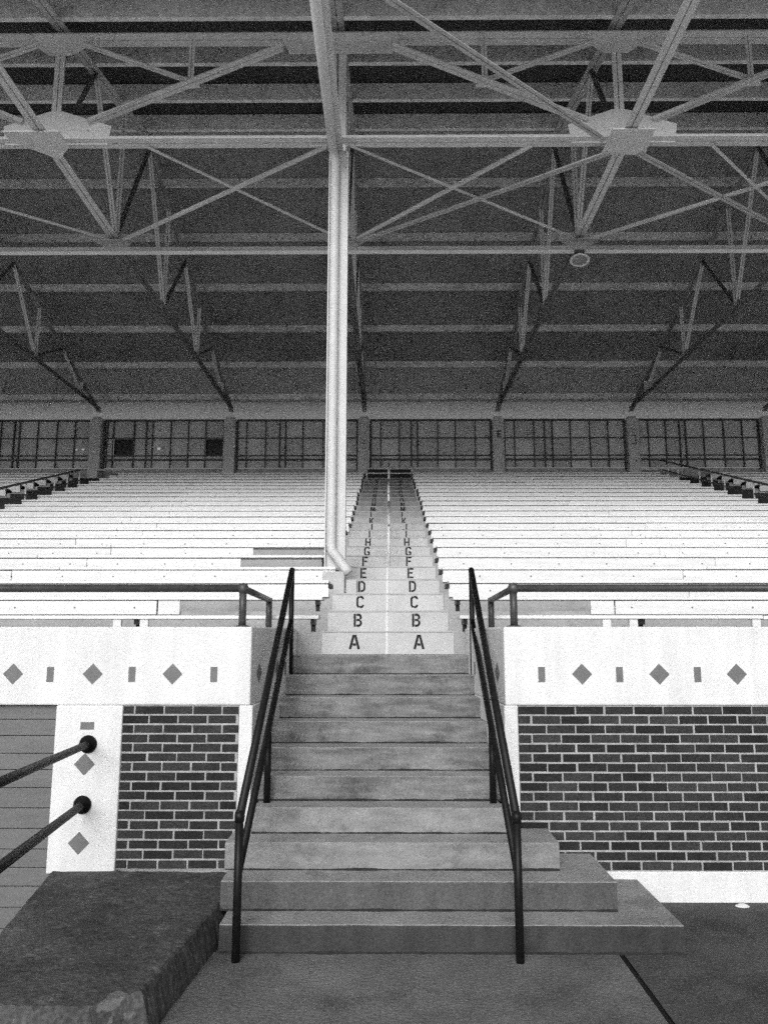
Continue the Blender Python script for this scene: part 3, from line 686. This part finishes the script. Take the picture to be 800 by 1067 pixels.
# longitudinal truss over the column row
lt = thing('longitudinal_truss', 'lattice beam crossing the picture on top of the tall column, with large gusset plates', 'truss', (0, YC, ZCH))
ZL, ZU = 8.40, 9.96
dbl(MB(), (-14.5,YC,ZL), (14.5,YC,ZL), .1, .014, .01).build('bottom_chord', M['palesteel'], lt)
dbl(MB(), (-14.5,YC,ZU), (14.5,YC,ZU), .11, .014, .01).build('top_chord', M['palesteel'], lt)
yf = YC-.03
def gus(poly, y=YC, th=.012, name='gusset_plate'): return MB().slab_xz(poly, y-th/2-.02, y+th/2-.02).build(name, M['palesteel'], lt)
for k in (-3, -1, 1, 3):
    x = XK(k)
    gus([(x-.66,8.37),(x+.72,8.37),(x+.76,8.64),(x+.10,8.86),(x-.10,8.86),(x-.70,8.64)])
    pl_ = [(x-.24,8.93),(x+.30,8.93),(x+.34,9.46),(x-.25,9.46)] if k > 0 else [(x-.46,8.93),(x+.26,8.93),(x+.26,9.26),(x+.02,9.52),(x-.46,9.12)]
    MB().prism(pl_, ZCH-.034, ZCH-.02).build('gusset_plate', M['palesteel'], lt)
    mb_ = MB()                                       # rivet heads
    for u in (-.58,-.46,-.34,.34,.46,.58):
        for v_ in (8.47, 8.57): mb_.lathe((x+u, YC-.026, v_), (0,-1,0), [(.016,0),(.014,.007),(.001,.011)], 8)
    mb_.build('rivets', M['palesteel'], lt)
    dbl(MB(), (x,yf,8.5), (x,yf,ZU-.02), .058, .014, .008).build('post', M['palesteel'], lt)
    gus([(x-.4,10.05),(x+.4,10.05),(x+.36,9.86),(x+.16,9.72),(x-.16,9.72),(x-.36,9.86)])
    for s in (-1, 1):
        cx_ = x + s*3.8
        A = Vector((x+s*.45, yf-.02, 8.66)); Bv = Vector((cx_-s*.75, yf-.02, 9.80))
        dbl(MB(), A, Bv, .068, .016, .009).build('diagonal', M['palesteel'], lt)
        m = A.lerp(Bv, .52)
        gus([(m.x-.13,m.z-.06),(m.x+.13,m.z-.04),(m.x+.1,m.z+.12),(m.x-.1,m.z+.12)], YC-.005)
        dbl(MB(), m+Vector((0,.012,.05)), Vector((m.x,yf,ZU)), .035, .012, .007).build('strut', M['palesteel'], lt)
        dbl(MB(), m+Vector((0,.012,.03)), Vector((x+s*.3,yf,9.87)), .042, .012, .007).build('strut', M['palesteel'], lt)
for k in (-2, 0, 2):
    x = XK(k)
    gus([(x-.80,10.04),(x+.86,10.04),(x+.74,9.72),(x-.66,9.72)], YC-.01)
    gus([(x-.36,8.37),(x+.36,8.37),(x+.36,8.43),(x+.16,8.50),(x-.16,8.50),(x-.36,8.43)], YC+.05)
    dbl(MB(), (x,YC,ZCH), (x,YC,ZU), .1, .03, .01).build('post', M['palesteel'], lt)

# tie beam and plan bracing
tb = thing('tie_beam', 'thin pale tie beam crossing the whole picture below the trusses', 'beam', (0, 11.7, 8.05))
MB().box(-14.5, 14.5, 11.62, 11.70, 8.02, 8.03).box(-14.5, 14.5, 11.70, 11.71, 8.02, 8.14).build('upper_angle', M['steel'], tb)
MB().box(-14.5, 14.5, 11.60, 11.612, 7.955, 8.015).box(-14.5, 14.5, 11.612, 11.68, 8.0, 8.012).build('lower_angle', M['whitesteel'], tb)
for k in range(-3, 4):
    x = XK(k); MB().prism([(x-.35,11.58),(x+.35,11.58),(x+.12,11.95),(x-.12,11.95)], 8.20, 8.212).build('gusset_plate', M['steel'], tb)
BL = {-3: 'far left', -2: 'left of the left gusset plate', -1: 'between the left gusset plate and the tall column', 0: 'between the tall column and the right gusset plate', 1: 'right of the right gusset plate', 2: 'far right'}
for k in range(-2, 3):
    a, b = XK(k), XK(k+1); zz = ZCH-.045
    sa, sb = (1.2 if k % 2 else .15), (1.2 if (k+1) % 2 else .15)
    for p, q, n in (((a+sa,YC+.03,8.365), (b-.15,11.62,zz), 'running back to the right'), ((b-sb,YC+.03,8.36), (a+.15,11.62,zz-.03), 'running back to the left')):
        o = MB().angle(p, q, .044, .006).build('cross_brace', M['whitesteel'])
        tag(o, f'thin brace {BL[k]}, {n}', 'brace', 'thin plan braces under the trusses')
for p, q, lab in (((XK(1)-.16,YC+.02,8.235), (XK(0)+.2,11.62,8.17), 'heavier brace from the right gusset plate back to the tie beam beside the column'),
                  ((XK(1)+.24,YC+.02,8.235), (XK(2)-.2,11.62,8.17), 'heavier brace from the right gusset plate back to the tie beam at the right edge'),
                  ((XK(1)-.30,YC-.3,8.20), (XK(0)+.1,6.35,8.20), 'heavier brace from the right gusset plate forward towards the top middle')):
    tag(dbl(MB(), p, q, .042, .012, .007).build('heavy_brace', M['steel']), lab, 'brace')

# round lamp under the tie beam
t = thing('round_lamp', 'small round floodlight hanging under the tie beam', 'lamp', (3.08, 11.58, 7.86))
MB().tube([(3.08,11.6,7.97),(3.08,11.58,7.90)], .022, 10).build('stem', M['steel'], t, smooth=True)
MB().box(3.0, 3.16, 11.56, 11.66, 7.955, 7.998).build('mount', M['mullion'], t)
ax = Vector((-.10,-.22,-.97))
MB().lathe((3.08,11.58,7.90), ax, [(.001,0),(.06,.0),(.10,.03),(.15,.08),(.158,.095),(.152,.10),(.118,.09)], 28).build('reflector', M['whitesteel'], t, smooth=True)
MB().lathe((3.08,11.58,7.90), ax, [(.001,.098),(.06,.098),(.116,.088)], 28).build('lens', M['midsteel'], t, smooth=True)

# ------------------------------------------------------------------ roof: corrugated deck on purlins
rf = thing('roof', 'dark corrugated gable roof on rows of pale purlins over the whole stand', 'roof', (0, YR, ZR))
def corrugated(pts, x0, x1, pitch=.09, amp=.014, norm=(0,0,1)):
    """sheet following the (y,z) line, ribs along it"""
    n = int((x1-x0)/pitch); xs = []
    for i in range(n):
        x = x0+i*pitch; xs += [(x,0),(x+pitch*.38,0),(x+pitch*.5,amp),(x+pitch*.88,amp)]
    nv = Vector(norm); vs = []; fs = []
    for y, z in pts:
        for x, a in xs: vs.append((x, y+nv.y*a, z+nv.z*a))
    m = len(xs)
    for j in range(len(pts)-1):
        for i in range(m-1): fs.append((j*m+i, j*m+i+1, (j+1)*m+i+1, (j+1)*m+i))
    return MB().add(vs, fs)
PH = .2
corrugated([(6.2,roofz(6.2)+PH),(YR,ZR+PH)], -45, 45).build('deck', M['frontdeck'], rf, label='front slope coloured dark for shade')
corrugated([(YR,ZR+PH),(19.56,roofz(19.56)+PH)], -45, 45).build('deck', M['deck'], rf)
corrugated([(19.56,roofz(19.56)+PH+.003),(YB+.6,roofz(YB+.6)+PH+.003)], -45, 45).build('deck', M['deck2'], rf, label='paler last strip of decking')  # lightened in colour for the daylight the corrugated strip throws on it
def purlin(y, slope):
    PH = .155 if y > 13.2 else .29
    """channel, web facing the front"""
    z = roofz(y)+.2-PH; mb = MB()
    mb.box(-45, 45, y-.004, y+.004, z-.01, z+PH-.004)
    mb.box(-45, 45, y+.004, y+.07, z-.01, z-.002).box(-45, 45, y+.004, y+.07, z+PH-.018, z+PH-.01)
    for i in range(-22, 23):
        x = i*.76
        mb.box(x-.005, x+.005, y-.009, y-.004, z, z+PH-.02)
    return mb
for y in (20.9, 19.55, 18.2, 16.84, 15.42, 14.1, 13.05, 12.65, 11.5, 10.3, 9.1, 7.9, 6.7, 6.25):
    purlin(y, 0).build('purlin', M['purlin'] if y < 13.2 else M['backpurlin'], rf)

# ------------------------------------------------------------------ back wall, pillars, windows
tag(MB().box(-45, 45, YB+.12, YB+.4, 5.9, 6.55).build('back_wall', M['terrace']), 'low concrete wall behind the top bench row, under the windows', 'wall')
tag(corrugated([(YB+.10,7.95),(YB+.10,roofz(YB+.1)+PH)], -45, 45, .085, .02, (0,-1,0)).build('corrugated_wall', M['corr']), 'pale corrugated strip between the windows and the roof', 'wall')
PL = {-2: 'concrete pillar at the far left of the window band', -1: 'concrete pillar left of the tall column, beside a dark open pane',
      0: 'concrete pillar just right of the tall column, at the head of the aisle', 1: 'concrete pillar stencilled with the letter E',
      2: 'concrete pillar stencilled with a faint square mark', 3: 'concrete pillar at the right edge of the window band'}
def pillar_x(k): return -.70 + 3.79*k
for k in range(-3, 5):
    x = pillar_x(k)
    t = thing('back_pillar', PL.get(k, 'concrete pillar outside the picture'), 'pillar', (x, YB, 6.2), 'pillars of the window band')
    MB().box(x-.165, x+.165, YB-.2, YB+.12, 6.1, 7.93).prism([(x-.12,YB-.16),(x+.12,YB-.16),(x+.12,YB+.12),(x-.12,YB+.12)], 7.93, 8.0).build('shaft', M['pillar'], t, bevel=.03)
    if k == 1: glyph('E', x+.02, 7.36, YB-.203, .12, .20).build('stencilled_letter', M['ink'], t)
    if k == 2:
        mb = MB()
        for z in (7.17, 7.42): mb.box(x-.06, x+.06, YB-.204, YB-.199, z-.014, z+.014)
        mb.box(x+.035, x+.06, YB-.204, YB-.1995, 7.187, 7.403).build('painted_mark', M['ink'], t)
        MB().tube([(x+.03,YB-.206,6.68),(x+.03,YB-.198,6.68)], .03, 10).build('bolt_hole', M['ink'], t)
    if k == 0:
        mb = MB()
        for z in (7.20, 7.29): mb.box(x-.09, x+.08, YB-.204, YB-.199, z-.012, z+.012)
        mb.build('painted_mark', M['plank'], t)
rw = random.Random(11)
WL = {-3: 'grimy grid window at the far left edge', -2: 'grimy grid window in the second bay, with a dark open pane and a bright chink', -1: 'grimy grid window left of the tall column, unbroken',
      0: 'grimy grid window just right of the aisle head', 1: 'grimy grid window right of the pillar stencilled E', 2: 'grimy grid window behind the right side aisle', 3: 'grimy grid window beyond the right edge'}
for k in range(-3, 4):
    x0, x1 = pillar_x(k)+.165, pillar_x(k+1)-.165
    t = thing('grid_window', WL[k], 'window', ((x0+x1)/2, YB, 6.9), 'windows behind the top row')
    offs = [.035+.27, .84, 1.20, 1.38, 1.90, 2.44, 2.98]
    xs = [x0] + [x0+o+rw.uniform(-.03, .03) for o in offs] + [x1]
    zs = [6.55, 6.78, 6.90, 7.41, 7.94]
    dark = []; holes = []
    if k == -2: dark = [(-7.84,-7.25)]; holes = [(-6.539, 7.114, .045)]; xs = [x0, x0+.1] + [-7.84, -7.25, -6.9, -6.72, -6.2, -5.7, -5.21] + [x1]; dark.append((-5.21, x1))
    if k == -3: holes = [(-8.887, 7.09, .03), (-8.70, 7.095, .035)]
    mb = MB(); md = MB()
    y0, y1 = YB+.06, YB+.075
    for a, b in zip(xs, xs[1:]):
        for c, d in zip(zs, zs[1:]):
            hs = [h for h in holes if a < h[0] < b and c < h[1] < d]
            if c == 6.90 and any(abs(a-p) < .02 for p, q in dark): md.box(a, b, y0+.05, y1+.05, c, d); continue
            if hs:                                   # a small hole through which the sky shows
                hs.sort(); xa = a
                for hx, hz, hr in hs:
                    mb.box(xa, hx-hr, y0, y1, c, d); mb.box(hx-hr, hx+hr, y0, y1, c, hz-hr*.8); mb.box(hx-hr, hx+hr, y0, y1, hz+hr*.8, d); xa = hx+hr
                mb.box(xa, b, y0, y1, c, d)
            else: mb.box(a, b, y0+rw.uniform(0, .008), y1+.01, c, d)
    mb.build('panes', M['pane'], t)
    if md.v: md.build('open_pane', M['darkpane'], t, label='dark open pane')
    mf = MB()
    for i, a in enumerate(xs):
        w = .026 if i in (3, 4) else .014
        if 0 < i < len(xs)-1: mf.box(a-w/2-.004, a+w/2+.004, YB+.005, YB+.059, 6.55, 7.94)
    for z, h in ((6.78,.045),(6.90,.022),(7.41,.022),(7.935,.05)): mf.box(x0, x1, YB, YB+.058, z-h/2, z+h/2)
    mf.box(x0, x0+.05, YB-.002, YB+.057, 6.5, 7.94).box(x1-.05, x1, YB-.002, YB+.057, 6.5, 7.94)
    mf.build('window_bars', M['mullion'], t)

# ------------------------------------------------------------------ light, sky
w = bpy.data.worlds.new('World'); SC.world = w; w.use_nodes = True
nt = w.node_tree; bg = nt.nodes['Background']
sky = nt.nodes.new('ShaderNodeTexSky'); sky.sky_type = 'NISHITA'; sky.sun_disc = False
ELEV, AZ = 25, 189           # sun behind the viewer, a little to the left (azimuth clockwise from +Y)
sky.sun_elevation = R(ELEV); sky.sun_rotation = R(AZ); sky.dust_density = 4; sky.air_density = 1.2
bw = nt.nodes.new('ShaderNodeRGBToBW'); nt.links.new(sky.outputs[0], bw.inputs[0]); nt.links.new(bw.outputs[0], bg.inputs['Color'])
bg.inputs['Strength'].default_value = .11
sl = bpy.data.lights.new('sun', 'SUN'); sl.energy = 1.8; sl.angle = R(36); sl.color = (1, 1, 1)
so = bpy.data.objects.new('sun', sl); COL.objects.link(so)
d = Vector((math.sin(R(AZ))*math.cos(R(ELEV)), math.cos(R(AZ))*math.cos(R(ELEV)), math.sin(R(ELEV))))
so.rotation_euler = d.to_track_quat('Z', 'Y').to_euler(); so.location = d*60

# ------------------------------------------------------------------ camera
cd = bpy.data.cameras.new('camera'); cam = bpy.data.objects.new('camera', cd); COL.objects.link(cam); SC.camera = cam
cd.sensor_fit = 'VERTICAL'; cd.sensor_height = 24; cd.lens = 24*800/1067; cd.clip_end = 1500; cd.clip_start = .05
cam.location = (0, 0, 1.85); cam.rotation_euler = (math.pi/2 + .16, 0, math.atan(5/800))

SC.render.engine = 'CYCLES'
SC.cycles.use_denoising = False
SC.cycles.use_adaptive_sampling = True; SC.cycles.adaptive_threshold = .05; SC.cycles.adaptive_min_samples = 20   # a grainy, high-speed-film look
SC.cycles.max_bounces = 8; SC.cycles.diffuse_bounces = 5
SC.view_settings.view_transform = 'Standard'; SC.view_settings.look = 'None'; SC.view_settings.gamma = 1
SC.view_settings.use_curve_mapping = False
SC.view_settings.exposure = 0.0
